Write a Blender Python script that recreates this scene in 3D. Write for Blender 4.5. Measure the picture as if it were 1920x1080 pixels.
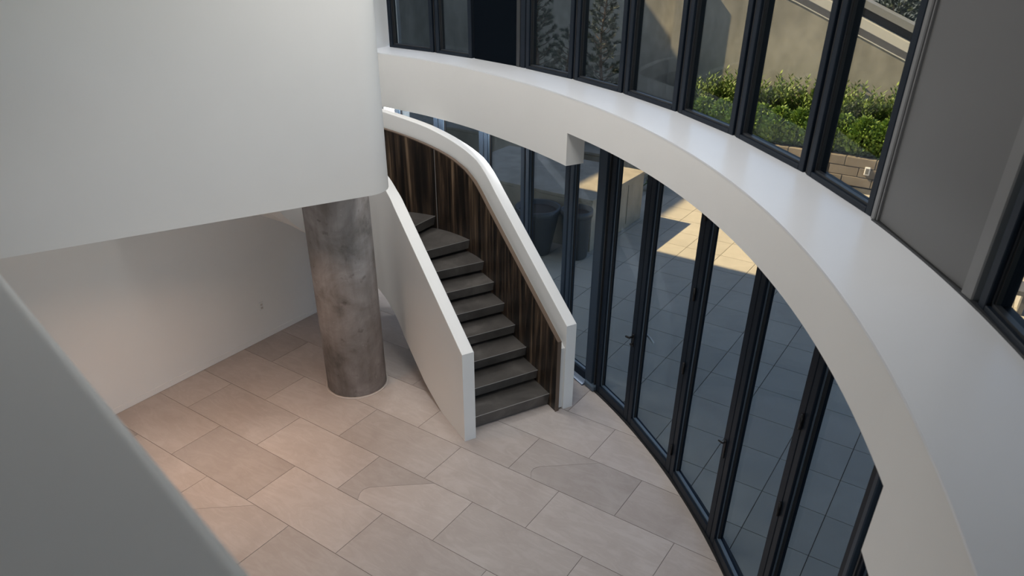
import bpy, bmesh, math, random
from mathutils import Vector, Matrix
random.seed(7)
for o in list(bpy.data.objects): bpy.data.objects.remove(o, do_unlink=True)
SC = bpy.context.scene
COL = SC.collection
R = math.radians
PI = math.pi

# ------------------------------------------------------------------ camera
CAM_Z = 4.775
cam = bpy.data.cameras.new('camera'); cam_o = bpy.data.objects.new('camera', cam); COL.objects.link(cam_o)
cam.sensor_fit = 'HORIZONTAL'; cam.sensor_width = 36.0; cam.lens = 36.0 * 1347.5 / 1920
cam.shift_y = 100.0 / 1920
cam.clip_start = 0.05; cam.clip_end = 300
cam_o.matrix_world = (Matrix.Translation((0, 0, CAM_Z)) @ Matrix.Rotation(R(90 - 30.144), 4, 'X') @ Matrix.Rotation(R(0.363), 4, 'Z'))
cam.dof.use_dof = True; cam.dof.focus_distance = 8.2; cam.dof.aperture_fstop = 3.2
SC.camera = cam_o

# grid of the place: u along the long tile joints, v across them
TY = R(-34.0); CU, SU = math.cos(TY), math.sin(TY)
def uv(u, v, z=0.0): return Vector((CU * u - SU * v, SU * u + CU * v, z))
def to_uv(x, y): return (CU * x + SU * y, -SU * x + CU * y)

# ------------------------------------------------------------------ sky, sun, exposure
SUN_DIR = uv(0.99, 0.29, 0) + Vector((0, 0, -1.0))          # direction the sunlight travels
w = bpy.data.worlds.new('sky'); SC.world = w; w.use_nodes = True
nt = w.node_tree; nt.nodes.clear()
sky = nt.nodes.new('ShaderNodeTexSky'); sky.sky_type = 'NISHITA'; sky.sun_disc = False
sky.sun_elevation = R(44); d = -SUN_DIR; sky.sun_rotation = math.atan2(d.x, d.y)
bg = nt.nodes.new('ShaderNodeBackground'); bg.inputs[1].default_value = 0.23
wo = nt.nodes.new('ShaderNodeOutputWorld')
nt.links.new(sky.outputs[0], bg.inputs[0]); nt.links.new(bg.outputs[0], wo.inputs[0])
sun = bpy.data.lights.new('sun', 'SUN'); sun.energy = 11.8; sun.angle = R(0.6); sun.color = (1.0, 0.745, 0.42)
sun_o = bpy.data.objects.new('sun', sun); COL.objects.link(sun_o)
sun_o.rotation_euler = SUN_DIR.to_track_quat('-Z', 'Y').to_euler()
SC.view_settings.view_transform = 'Standard'; SC.view_settings.look = 'None'
SC.view_settings.exposure = 0.6; SC.view_settings.gamma = 1.0
SC.view_settings.use_curve_mapping = False
FILL_W = 17.5  # strength of the added ceiling fill lamps

# ------------------------------------------------------------------ materials
def mat(name, col, rough=0.5, metal=0.0, spec=0.5):
    m = bpy.data.materials.new(name); m.use_nodes = True
    b = m.node_tree.nodes['Principled BSDF']
    b.inputs['Base Color'].default_value = (*col, 1); b.inputs['Roughness'].default_value = rough
    b.inputs['Metallic'].default_value = metal; b.inputs['Specular IOR Level'].default_value = spec
    return m
class NT:
    def __init__(s, m): s.t = m.node_tree; s.b = s.t.nodes['Principled BSDF']
    def n(s, ty, **kw):
        x = s.t.nodes.new(ty)
        for k, v in kw.items(): setattr(x, k, v)
        return x
    def l(s, a, b): s.t.links.new(a, b)
    def coord(s, out='Object', scale=(1, 1, 1), rot=(0, 0, 0)):
        c = s.n('ShaderNodeTexCoord'); mp = s.n('ShaderNodeMapping')
        mp.inputs['Scale'].default_value = scale; mp.inputs['Rotation'].default_value = rot
        s.l(c.outputs[out], mp.inputs[0]); return mp.outputs[0]
    def noise(s, vec, scale, detail=4, rough=0.55, dist=0.0):
        x = s.n('ShaderNodeTexNoise'); x.inputs['Scale'].default_value = scale
        x.inputs['Detail'].default_value = detail; x.inputs['Roughness'].default_value = rough
        x.inputs['Distortion'].default_value = dist
        s.l(vec, x.inputs['Vector']); return x.outputs[0]
    def ramp(s, fac, stops):
        x = s.n('ShaderNodeValToRGB'); e = x.color_ramp.elements
        while len(e) < len(stops): e.new(0.5)
        for i, (p, c) in enumerate(stops):
            e[i].position = p; e[i].color = (*c, 1) if len(c) == 3 else c
        s.l(fac, x.inputs[0]); return x.outputs[0]
    def mix(s, a, b, fac, mode='MIX'):
        x = s.n('ShaderNodeMix', data_type='RGBA', blend_type=mode)
        for sock, v in ((x.inputs[0], fac), (x.inputs[6], a), (x.inputs[7], b)):
            if hasattr(v, 'links') or hasattr(v, 'is_linked'): s.l(v, sock)
            else: sock.default_value = v if not isinstance(v, tuple) else (*v, 1)
        return x.outputs[2]
    def bump(s, h, strength=0.2, dist=0.01):
        x = s.n('ShaderNodeBump'); x.inputs['Strength'].default_value = strength; x.inputs['Distance'].default_value = dist
        s.l(h, x.inputs['Height']); s.l(x.outputs[0], s.b.inputs['Normal'])
    def base(s, c): s.l(c, s.b.inputs['Base Color'])

M = {}
def paint(name, col, rough=0.55):
    m = mat(name, col, rough); k = NT(m); v = k.coord('Object')
    n1 = k.noise(v, 1.3, 5, 0.6)
    k.base(k.ramp(n1, [(0.3, tuple(c * 0.97 for c in col)), (0.7, col)]))
    k.bump(k.noise(v, 90, 2), 0.04, 0.002)
    return m
M['white'] = paint('white_plaster', (0.80, 0.795, 0.78))
M['ledge'] = paint('white_ledge', (0.76, 0.775, 0.80), 0.28)
M['beam'] = paint('white_beam', (0.74, 0.73, 0.71), 0.6)
# floor stone
def stone(name, c0, c1, c2, rough=0.4, var=0.12, vein=True):
    m = mat(name, c1, rough); k = NT(m)
    oi = k.n('ShaderNodeObjectInfo'); tc = k.n('ShaderNodeTexCoord')
    add = k.n('ShaderNodeVectorMath', operation='ADD'); mul = k.n('ShaderNodeVectorMath', operation='SCALE')
    k.l(oi.outputs['Random'], mul.inputs['Scale']); mul.inputs[0].default_value = (37.0, 91.0, 13.0)
    k.l(tc.outputs['Object'], add.inputs[0]); k.l(mul.outputs[0], add.inputs[1])
    n1 = k.noise(add.outputs[0], 1.6, 6, 0.6, 0.8)
    col = k.ramp(n1, [(0.25, c0), (0.5, c1), (0.75, c2)])
    if vein:
        mp = k.n('ShaderNodeMapping'); mp.inputs['Scale'].default_value = (1.0, 3.2, 1); mp.inputs['Rotation'].default_value = (0, 0, 0.5)
        k.l(add.outputs[0], mp.inputs[0])
        n2 = k.noise(mp.outputs[0], 2.4, 7, 0.65, 1.6)
        col = k.mix(col, k.ramp(n2, [(0.4, (1, 1, 1)), (0.55, (0.90, 0.885, 0.87)), (0.7, (1, 1, 1))]), 0.8, 'MULTIPLY')
    rr = k.ramp(oi.outputs['Random'], [(0, (1 - var,) * 3), (1, (1.0, 1.0, 1.0))])
    col = k.mix(col, rr, 1.0, 'MULTIPLY')
    k.base(col)
    k.bump(k.noise(add.outputs[0], 60, 3), 0.03, 0.002)
    return m
M['tile'] = stone('limestone_tile', (0.44, 0.385, 0.355), (0.50, 0.445, 0.415), (0.55, 0.495, 0.465), 0.42, 0.22)
M['grout'] = mat('grout', (0.22, 0.195, 0.175), 0.9)
M['ttile'] = stone('terrace_tile', (0.44, 0.40, 0.33), (0.50, 0.455, 0.37), (0.55, 0.50, 0.41), 0.7, 0.10, False)
M['tgrout'] = mat('terrace_joint', (0.05, 0.048, 0.045), 0.9)
# concrete column
m = mat('raw_concrete', (0.3, 0.27, 0.26), 0.62); k = NT(m); v = k.coord('Object')
n1 = k.noise(v, 2.2, 7, 0.62, 0.4); c = k.ramp(n1, [(0.28, (0.10, 0.085, 0.078)), (0.43, (0.24, 0.218, 0.208)), (0.57, (0.34, 0.315, 0.31)), (0.75, (0.48, 0.455, 0.45))])
v2 = k.coord('Object', (5, 5, 0.5)); n2 = k.noise(v2, 1.5, 5, 0.6)
c = k.mix(c, k.ramp(n2, [(0.35, (0.72, 0.70, 0.68)), (0.55, (1, 1, 1))]), 0.75, 'MULTIPLY')
n3 = k.noise(v, 11, 3, 0.5); c = k.mix(c, k.ramp(n3, [(0.64, (1, 1, 1)), (0.74, (0.5, 0.47, 0.45))]), 0.7, 'MULTIPLY')
n4 = k.noise(v, 26, 2, 0.5); c = k.mix(c, k.ramp(n4, [(0.70, (0, 0, 0)), (0.76, (0.10, 0.095, 0.09))]), 1.0, 'ADD')
k.base(c); k.bump(n3, 0.12, 0.004); M['concrete'] = m
M['sealant'] = mat('joint_sealant', (0.52, 0.47, 0.44), 0.7)
# blackened steel treads
def steel(name, col):
    m = mat(name, col, 0.38, 0.3, 0.6); k = NT(m); v = k.coord('Object', (1, 1, 1), (0, 0, R(29.3)))
    n1 = k.noise(v, 2.6, 5, 0.6, 0.6)
    k.base(k.ramp(n1, [(0.3, tuple(x * 0.65 for x in col)), (0.55, col), (0.75, tuple(x * 1.6 for x in col))]))
    n2 = k.noise(v, 5, 4, 0.6); x = k.ramp(n2, [(0.3, (0.30,) * 3), (0.7, (0.46,) * 3)]); k.l(x, k.b.inputs['Roughness'])
    return m
M['steel'] = steel('blackened_steel', (0.115, 0.106, 0.098))
M['nose'] = mat('highlight_or_seam_steel', (0.42, 0.41, 0.40), 0.35, 0.5)  # pale colour paints the step edge highlight; the seam strip shares it
M['riser'] = mat('dark_riser', (0.012, 0.012, 0.012), 0.7)  # near-black, so the shade of the recess sits in the colour
# dark zebra wood, grain vertical, uses the UV map (metres along the panel, height)
m = mat('dark_veneer', (0.05, 0.03, 0.018), 0.42); k = NT(m); tc = k.n('ShaderNodeUVMap')
mp = k.n('ShaderNodeMapping'); mp.inputs['Scale'].default_value = (1, 0.05, 1); k.l(tc.outputs[0], mp.inputs[0])
n1 = k.noise(mp.outputs[0], 15, 4, 0.55, 0.3); c = k.ramp(n1, [(0.40, (0.008, 0.006, 0.005)), (0.50, (0.030, 0.019, 0.013)), (0.58, (0.075, 0.048, 0.030)), (0.68, (0.20, 0.135, 0.085))])
mp2 = k.n('ShaderNodeMapping'); mp2.inputs['Scale'].default_value = (1, 0.04, 1); k.l(tc.outputs[0], mp2.inputs[0])
n2 = k.noise(mp2.outputs[0], 90, 3, 0.6); c = k.mix(c, k.ramp(n2, [(0.3, (0.75,) * 3), (0.7, (1.15,) * 3)]), 1.0, 'MULTIPLY')
k.base(c); M['wood'] = m
M['woodcap'] = mat('veneer_edge', (0.13, 0.09, 0.065), 0.4)
M['shadowgap'] = mat('reveal_fill', (0.66, 0.66, 0.65), 0.6)
M['navy'] = mat('navy_frame', (0.0055, 0.0105, 0.019), 0.45, 0, 0.22)
M['navy2'] = mat('navy_bead', (0.075, 0.105, 0.14), 0.4)  # paler than the frame: its edge highlights put into the bead colour
M['gasket'] = mat('black_gasket', (0.004, 0.004, 0.005), 0.6)
M['post'] = mat('graphite_post', (0.022, 0.024, 0.027), 0.4)
M['slate'] = mat('slate_blue_frame', (0.028, 0.042, 0.062), 0.4, 0, 0.3)
M['track'] = mat('track_aluminium', (0.16, 0.20, 0.26), 0.35, 0.4)
M['black'] = mat('black_panel', (0.003, 0.005, 0.008), 0.8, 0, 0.02)
M['greyp'] = paint('grey_metal_panel', (0.115, 0.115, 0.115), 0.4)
M['greyt'] = mat('grey_trim', (0.16, 0.16, 0.16), 0.4)
M['handle'] = mat('satin_nickel', (0.55, 0.54, 0.52), 0.3, 1.0)
M['blackmetal'] = mat('black_hardware', (0.012, 0.012, 0.013), 0.4, 0.3)
M['plastic'] = mat('white_plastic', (0.74, 0.74, 0.73), 0.4)
# tinted glass: thin slab, each face lets about half of the light through
m = bpy.data.materials.new('tinted_glass'); m.use_nodes = True; t = m.node_tree; t.nodes.clear()
tr = t.nodes.new('ShaderNodeBsdfTransparent'); tr.inputs[0].default_value = (0.64, 0.665, 0.68, 1)
gl = t.nodes.new('ShaderNodeBsdfGlossy'); gl.inputs['Roughness'].default_value = 0.01; gl.inputs[0].default_value = (0.9, 0.95, 1, 1)
fr = t.nodes.new('ShaderNodeFresnel'); fr.inputs[0].default_value = 1.45
mx = t.nodes.new('ShaderNodeMixShader'); out = t.nodes.new('ShaderNodeOutputMaterial')
sc_ = t.nodes.new('ShaderNodeMath'); sc_.operation = 'MULTIPLY'; sc_.inputs[1].default_value = 0.08
t.links.new(fr.outputs[0], sc_.inputs[0]); t.links.new(sc_.outputs[0], mx.inputs[0])
t.links.new(tr.outputs[0], mx.inputs[1]); t.links.new(gl.outputs[0], mx.inputs[2]); t.links.new(mx.outputs[0], out.inputs[0])
M['glass'] = m
# outside
def stucco(name, a, b, c, sc=0.9):
    m = mat(name, b, 0.9); k = NT(m); v = k.coord('Object', (1, 1, 0.55))
    n1 = k.noise(v, sc, 7, 0.62, 0.6); col = k.ramp(n1, [(0.28, a), (0.5, b), (0.72, c)])
    n2 = k.noise(v, 5, 4); col = k.mix(col, k.ramp(n2, [(0.35, (0.86,) * 3), (0.65, (1.05,) * 3)]), 1.0, 'MULTIPLY')
    k.base(col); k.bump(n2, 0.3, 0.02); return m
M['stucco'] = stucco('weathered_stucco', (0.22, 0.205, 0.165), (0.32, 0.30, 0.245), (0.42, 0.395, 0.325))
M['boxstone'] = stucco('sandstone_box', (0.32, 0.28, 0.22), (0.38, 0.335, 0.265), (0.43, 0.38, 0.30), 2.0)
M['block'] = stone('planter_stone', (0.17, 0.14, 0.105), (0.23, 0.19, 0.145), (0.30, 0.25, 0.19), 0.85, 0.2, False)
M['flash'] = mat('grey_flashing', (0.10, 0.10, 0.105), 0.5)
M['whitestone'] = paint('pale_coping', (0.62, 0.60, 0.52), 0.6)
M['greyband'] = paint('grey_concrete_band', (0.24, 0.24, 0.22), 0.7)
M['soil'] = mat('soil', (0.05, 0.036, 0.026), 0.95)
M['pot'] = mat('slate_pot', (0.06, 0.062, 0.065), 0.5)
M['bark'] = mat('bark', (0.10, 0.065, 0.04), 0.9)
M['roof'] = mat('roof_membrane', (0.3, 0.3, 0.3), 0.8)
M['neighbour'] = mat('neighbour_render', (0.42, 0.40, 0.37), 0.85)
def leafmat(name, a, b, c, trans=0.25):
    m = mat(name, b, 0.5); k = NT(m); v = k.coord('Object')
    n1 = k.noise(v, 9, 3, 0.7); k.base(k.ramp(n1, [(0.3, a), (0.5, b), (0.72, c)]))
    return m
M['leaf_l'] = leafmat('light_leaf', (0.10, 0.18, 0.03), (0.20, 0.31, 0.06), (0.36, 0.46, 0.11))
M['leaf_d'] = leafmat('dark_leaf', (0.05, 0.09, 0.015), (0.12, 0.19, 0.028), (0.25, 0.31, 0.05))
M['needle'] = leafmat('pine_needle', (0.012, 0.022, 0.012), (0.025, 0.042, 0.02), (0.055, 0.07, 0.028))

# ------------------------------------------------------------------ helpers
def tag(o, label=None, cat=None, group=None, kind=None):
    if label: o['label'] = label
    if cat: o['category'] = cat
    if group: o['group'] = group
    if kind: o['kind'] = kind
    return o
def empty(name, loc=(0, 0, 0), rz=0.0, parent=None):
    o = bpy.data.objects.new(name, None); COL.objects.link(o); o.location = loc; o.rotation_euler = (0, 0, rz)
    o.empty_display_size = 0.1
    if parent: o.parent = parent
    return o
def link(name, me, m, parent=None):
    if m is not None and len(me.materials) == 0: me.materials.append(m)
    o = bpy.data.objects.new(name, me); COL.objects.link(o)
    if parent: o.parent = parent
    return o
def mesh(name, vs, fs, m, parent=None, smooth=False, bevel=0.0):
    me = bpy.data.meshes.new(name); me.from_pydata([tuple(v) for v in vs], [], fs); me.update()
    bm = bmesh.new(); bm.from_mesh(me); bmesh.ops.recalc_face_normals(bm, faces=bm.faces)
    if bevel > 0:
        es = [e for e in bm.edges if len(e.link_faces) == 2 and e.calc_face_angle(0) > 0.6]
        bmesh.ops.bevel(bm, geom=es, offset=bevel, segments=1, affect='EDGES', clamp_overlap=True)
    bm.to_mesh(me); bm.free()
    if smooth:
        for p in me.polygons: p.use_smooth = True
    return link(name, me, M[m] if isinstance(m, str) else m, parent)
BOXF = [(0, 1, 3, 2), (4, 6, 7, 5), (0, 4, 5, 1), (2, 3, 7, 6), (0, 2, 6, 4), (1, 5, 7, 3)]
def boxv(x0, x1, y0, y1, z0, z1): return [Vector((x, y, z)) for x in (x0, x1) for y in (y0, y1) for z in (z0, z1)]
def box(name, x0, x1, y0, y1, z0, z1, m, parent=None, bevel=0.0, f=None):
    v = boxv(x0, x1, y0, y1, z0, z1)
    if f: v = [f(p) for p in v]
    return mesh(name, v, BOXF, m, parent, False, bevel)
def uvbox(name, u0, u1, v0, v1, z0, z1, m, parent=None, bevel=0.0):
    return box(name, u0, u1, v0, v1, z0, z1, m, parent, bevel, lambda p: uv(p.x, p.y, p.z))
def prism(name, poly, z0, z1, m, parent=None, smooth=False, bevel=0.0):
    n = len(poly); vs = [Vector((p[0], p[1], z0)) for p in poly] + [Vector((p[0], p[1], z1)) for p in poly]
    fs = [tuple(range(n - 1, -1, -1)), tuple(range(n, 2 * n))] + [(i, (i + 1) % n, n + (i + 1) % n, n + i) for i in range(n)]
    return mesh(name, vs, fs, m, parent, smooth, bevel)
def loft(name, rings, m, parent=None, closed=False, caps=True, smooth_mask=None, uvs=None):
    """rings: list of equal-length cross sections (closed loops)"""
    k = len(rings[0]); vs = [p for r in rings for p in r]; fs = []
    nr = len(rings)
    for i in range(nr if closed else nr - 1):
        a = i * k; b = ((i + 1) % nr) * k
        for j in range(k): fs.append((a + j, a + (j + 1) % k, b + (j + 1) % k, b + j))
    if caps and not closed: fs.append(tuple(range(k - 1, -1, -1))); fs.append(tuple((nr - 1) * k + j for j in range(k)))
    me = bpy.data.meshes.new(name); me.from_pydata([tuple(v) for v in vs], [], fs); me.update()
    if uvs:
        flat = [q for r in uvs for q in r]; l = me.uv_layers.new(name='UVMap')
        for lp in me.loops: l.data[lp.index].uv = flat[lp.vertex_index]
    bm = bmesh.new(); bm.from_mesh(me); bmesh.ops.recalc_face_normals(bm, faces=bm.faces)
    for e in bm.edges:
        if len(e.link_faces) == 2: e.smooth = e.calc_face_angle(0) < 0.5
    for f in bm.faces: f.smooth = True
    bm.to_mesh(me); bm.free()
    return link(name, me, M[m] if isinstance(m, str) else m, parent)
def tube(pts, rad, seg=8):
    vs = []; fs = []
    for i, p in enumerate(pts):
        d = (pts[min(i + 1, len(pts) - 1)] - pts[max(i - 1, 0)]).normalized()
        a = d.orthogonal().normalized(); b = d.cross(a)
        r = rad[i] if isinstance(rad, (list, tuple)) else rad
        vs += [p + r * (math.cos(2 * PI * j / seg) * a + math.sin(2 * PI * j / seg) * b) for j in range(seg)]
    for i in range(len(pts) - 1):
        for j in range(seg): fs.append((i * seg + j, i * seg + (j + 1) % seg, (i + 1) * seg + (j + 1) % seg, (i + 1) * seg + j))
    fs.append(tuple(range(seg - 1, -1, -1))); fs.append(tuple((len(pts) - 1) * seg + j for j in range(seg)))
    return vs, fs
def lerp_table(t, x):
    if x <= t[0][0]: return t[0][1]
    for (a, b), (c, d) in zip(t, t[1:]):
        if x <= c: return b + (d - b) * (x - a) / (c - a)
    return t[-1][1]

# facade circle
FC = Vector((-6.1, 3.4, 0))
def fp(th, r, z=0.0): return FC + Vector((r * math.cos(R(th)), r * math.sin(R(th)), z))
FCU, FCV = to_uv(FC.x, FC.y)
def r_face(th): return lerp_table([(-90, 7.59), (28, 7.585), (33, 7.60), (38, 7.615), (44, 7.66), (50, 7.69), (60, 7.70)], th)
Z_LEDGE, Z_HEAD, Z_DEEP, Z_CEIL = 3.354, 3.011, 2.685, 6.2
TH_L, TH_R = 29.15, -10.6        # where the beam drops to its deeper section

# ------------------------------------------------------------------ floor and its tiles
def clip(poly, a, b, c):          # keep a*x+b*y<=c
    out = []
    for i, p in enumerate(poly):
        q = poly[(i + 1) % len(poly)]; dp = a * p[0] + b * p[1] - c; dq = a * q[0] + b * q[1] - c
        if dp <= 0: out.append(p)
        if dp * dq < 0:
            t = dp / (dp - dq); out.append((p[0] + t * (q[0] - p[0]), p[1] + t * (q[1] - p[1])))
    return out
def clip_circle(poly, r):
    for i in range(90):
        a = 2 * PI * i / 90; ca, sa = math.cos(a), math.sin(a)
        poly = clip(poly, ca, sa, ca * FCU + sa * FCV + r)
        if len(poly) < 3: return []
    return poly
def area(p): return abs(sum(p[i][0] * p[(i + 1) % len(p)][1] - p[(i + 1) % len(p)][0] * p[i][1] for i in range(len(p)))) / 2
U_WALL = -7.33
base = clip_circle([(U_WALL - .3, -4.5), (3, -4.5), (3, 9), (U_WALL - .3, 9)], 7.99)
floor = prism('floor', [uv(*p) for p in base], -0.25, -0.004, 'grout')
tag(floor, 'beige limestone tiled floor of the lower hall', 'floor', kind='structure')
def tile_piece(poly, parent, m, name='tile', th=0.014, z=0.0):
    n = len(poly); cx = sum(p[0] for p in poly) / n; cy = sum(p[1] for p in poly) / n
    vs = [Vector((p[0] - cx, p[1] - cy, zz)) for zz in (-th, 0) for p in poly]
    fs = [tuple(range(n - 1, -1, -1)), tuple(range(n, 2 * n))] + [(i, (i + 1) % n, n + (i + 1) % n, n + i) for i in range(n)]
    o = mesh(name, vs, fs, m, parent); o.location = uv(cx, cy, z); o.rotation_euler = (0, 0, TY); return o
G = 0.0028
V0, DV, DU = 2.8746, 0.5998, 1.2008
full_tile = None
cut0 = [(-2.917, 4.674), (-2.964, 4.754), (-2.974, 4.813), (-2.946, 4.871), (-2.463, 5.274)]
cuts = {3: cut0, 1: [(a - 1.2, b - 1.2) for a, b in cut0], -1: [(a - 2.4, b - 2.4) for a, b in cut0]}
for kk in range(-6, 8):
    va, vb = V0 + DV * kk, V0 + DV * (kk + 1)
    uo = -2.590 if kk % 2 == 0 else -1.989
    for j in range(-6, 4):
        ua, ub = uo + DU * j, uo + DU * (j + 1)
        rect = [(ua + G, va + G), (ub - G, va + G), (ub - G, vb - G), (ua + G, vb - G)]
        if kk in cuts and ua < cuts[kk][0][0] < ub:
            c_ = cuts[kk]
            lp = [(ua + G, va + G)] + [(a - G * .8, min(max(b, va + G), vb - G)) for a, b in c_] + [(ua + G, vb - G)]
            rp = [(ub - G, va + G), (ub - G, vb - G)] + [(a + G * .8, min(max(b, va + G), vb - G)) for a, b in reversed(c_)]
            tile_piece(lp, floor, 'tile'); tile_piece(rp, floor, 'tile'); continue
        p = clip(rect, -1, 0, -U_WALL); p = clip_circle(p, 7.965) if len(p) > 2 else []
        if len(p) < 3 or area(p) < 0.004: continue
        if abs(area(p) - area(rect)) < 1e-5:
            if full_tile is None: full_tile = tile_piece(p, floor, 'tile')
            else:
                o = full_tile.copy(); COL.objects.link(o); o.parent = floor
                o.location = uv((ua + ub) / 2, (va + vb) / 2, 0)
        else: tile_piece(p, floor, 'tile')

# ------------------------------------------------------------------ room shell
wl = uvbox('wall_left', U_WALL - 0.3, U_WALL, -4.5, 7.35, 0, Z_CEIL, 'white')
tag(wl, 'long white wall at the back left of the hall', 'wall', kind='structure')
box_ = uvbox('baseboard_left', U_WALL, U_WALL + 0.006, -2, 7.2, 0.004, 0.075, 'white'); tag(box_, 'flush white baseboard along the left wall', 'baseboard', kind='structure')
wb = uvbox('wall_back', -8, 1.6, -4.8, -4.5, 0, Z_CEIL, 'white'); tag(wb, 'white wall behind the viewer', 'wall', kind='structure')
cl = clip_circle([(U_WALL - .3, -4.8), (3, -4.8), (3, 9), (U_WALL - .3, 9)], 8.6)
ce = prism('ceiling', [uv(*p) for p in cl], Z_CEIL, Z_CEIL + 0.2, 'white'); tag(ce, 'white ceiling high above the hall', 'ceiling', kind='structure')
rf = uvbox('roof', -18, 6, -6, 8.78, Z_CEIL + 0.2, 6.8, 'roof'); tag(rf, 'flat roof slab over the building with a straight edge', 'roof', kind='structure')

# curved beam with the ledge on top
ths = [62 - i * 1.0 for i in range(0, 123)]
rings = []
for th in ths:
    ri = r_face(th)
    rings.append([fp(th, ri, Z_HEAD), fp(th, 8.27, Z_HEAD), fp(th, 8.27, Z_LEDGE - 0.004), fp(th, ri + 0.004, Z_LEDGE - 0.004), fp(th, ri, Z_LEDGE - 0.008)])
beam = loft('trim_1', rings, 'beam'); tag(beam, 'curved white beam sweeping above the glass doors', 'beam', kind='structure')
rings = [[fp(th, r_face(th) - 0.001, Z_LEDGE - 0.012), fp(th, 8.27, Z_LEDGE - 0.012), fp(th, 8.27, Z_LEDGE), fp(th, r_face(th) - 0.001, Z_LEDGE)] for th in ths]
led = loft('ledge_surface', rings, 'ledge', beam)
def downstand(name, a, b, label):
    n = max(2, int(abs(a - b))); r_ = []
    for i in range(n + 1):
        th = a + (b - a) * i / n
        r_.append([fp(th, r_face(th), Z_DEEP), fp(th, 7.80, Z_DEEP), fp(th, 7.80, Z_HEAD + 0.02), fp(th, r_face(th), Z_HEAD + 0.02)])
    return tag(loft(name, r_, 'beam'), label, 'beam', kind='structure')
downstand('trim_2', 62, TH_L, 'deeper white section of the curved beam above the stair')
downstand('trim_3', TH_R, -60, 'deeper white section of the curved beam at the right')

# end pier of the upper glazing at the far left
pr = [[fp(th, 7.86, Z_LEDGE), fp(th, 8.4, Z_LEDGE), fp(th, 8.4, Z_CEIL), fp(th, 7.86, Z_CEIL)] for th in (57.3, 58.5, 60, 62)]
tag(loft('wall_far', pr, 'white'), 'narrow white pier at the far end of the upper windows', 'wall', kind='structure')
pr = [[fp(th, 7.80, 0), fp(th, 8.3, 0), fp(th, 8.3, Z_HEAD), fp(th, 7.80, Z_HEAD)] for th in (55.95, 58.5, 60, 62)]
tag(loft('wall_end', pr, 'white'), 'white wall end beside the lower windows behind the stair', 'wall', kind='structure')

# ------------------------------------------------------------------ glazing units
def unit_frame(name, tha, thb, r):
    a, b = fp(tha, r), fp(thb, r); mid = (a + b) / 2; dx = (b - a); L = dx.length
    o = empty(name, mid, math.atan2(dx.y, dx.x)); return o, L      # local x: from a to b, local +y points outward for a>b
def glazed(name, tha, thb, r, z0, z1, label, cat,  stile=0.07, rail=0.09, depth=0.085, gap=0.012, mid_rail=None, top=0.08, kind='structure', fm='navy', bm_='navy2'):
    o, L = unit_frame(name, tha, thb, r); tag(o, label, cat, kind=kind)
    x0, x1 = -L / 2 + gap, L / 2 - gap
    for sx in (0, 1):
        xa = x0 if sx == 0 else x1 - stile
        box('stile', xa, xa + stile, 0, depth, z0, z1, fm, o, 0.004)
        xb = (xa + stile) if sx == 0 else xa - 0.012
        box('bead', xb, xb + 0.012, 0.022, 0.05, z0 + rail, z1 - top, bm_, o)
        xg = (xa + stile + 0.012) if sx == 0 else xa - 0.022
        box('gasket', xg, xg + 0.010, 0.030, 0.05, z0 + rail, z1 - top, 'gasket', o)
    box('rail', x0 + stile, x1 - stile, 0, depth, z0, z0 + rail, 'navy', o, 0.004)
    box('rail', x0 + stile, x1 - stile, 0, depth, z1 - top, z1, 'navy', o, 0.004)
    box('bead', x0 + stile, x1 - stile, 0.022, 0.05, z0 + rail, z0 + rail + 0.014, bm_, o)
    box('pane', x0 + stile - .005, x1 - stile + .005, 0.050, 0.060, z0 + rail - .005, z1 - top + .005, 'glass', o)
    return o, x0, x1
def hinge(o, x, z):
    vs, fs = tube([Vector((x, -0.012, z - 0.06)), Vector((x, -0.012, z + 0.06))], 0.011, 10); mesh('hinge', vs, fs, 'blackmetal', o, True)

# lower glazing: fixed windows left of the post, folding doors, fixed windows at the right
wn = 0
lw = [55.9, 50.2, 44.2, 38.6, 32.7, 28.5]
names = ['farthest lower window behind the top of the stair', 'lower window behind the curved stair wall, second from the far end', 'lower window behind the bend of the stair wall', 'lower window seen under the deep beam, beside the stair wall', 'narrow lower window just left of the steel post']
for i in range(5):
    wn += 1; glazed('window_%d' % wn, lw[i], lw[i + 1], 7.985, 0.02, Z_HEAD, names[i], 'window', 0.065, 0.11, fm='slate')
dr = [27.35, 22.42, 15.78, 9.2, 2.45, -4.35]
dn = ['narrow glass side door leaf with lever handle next to the post', 'tall glass door leaf right of the lever handle', 'tall glass door leaf in the middle with a flush bolt at its right edge', 'tall glass door leaf, second from the right', 'rightmost tall glass door leaf under the end of the beam']
DO = []
for i in range(5):
    o, x0, x1 = glazed('door_%d' % (i + 1), dr[i], dr[i + 1], 7.98, 0.015, Z_HEAD, dn[i], 'door', 0.075, 0.10, gap=0.004); DO.append((o, x0, x1))
for i, e in ((1, 1), (3, 1)):
    o, x0, x1 = DO[i]
    for z in (0.32, 1.27, 2.02, 2.75): hinge(o, x1 + .004, z)
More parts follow.
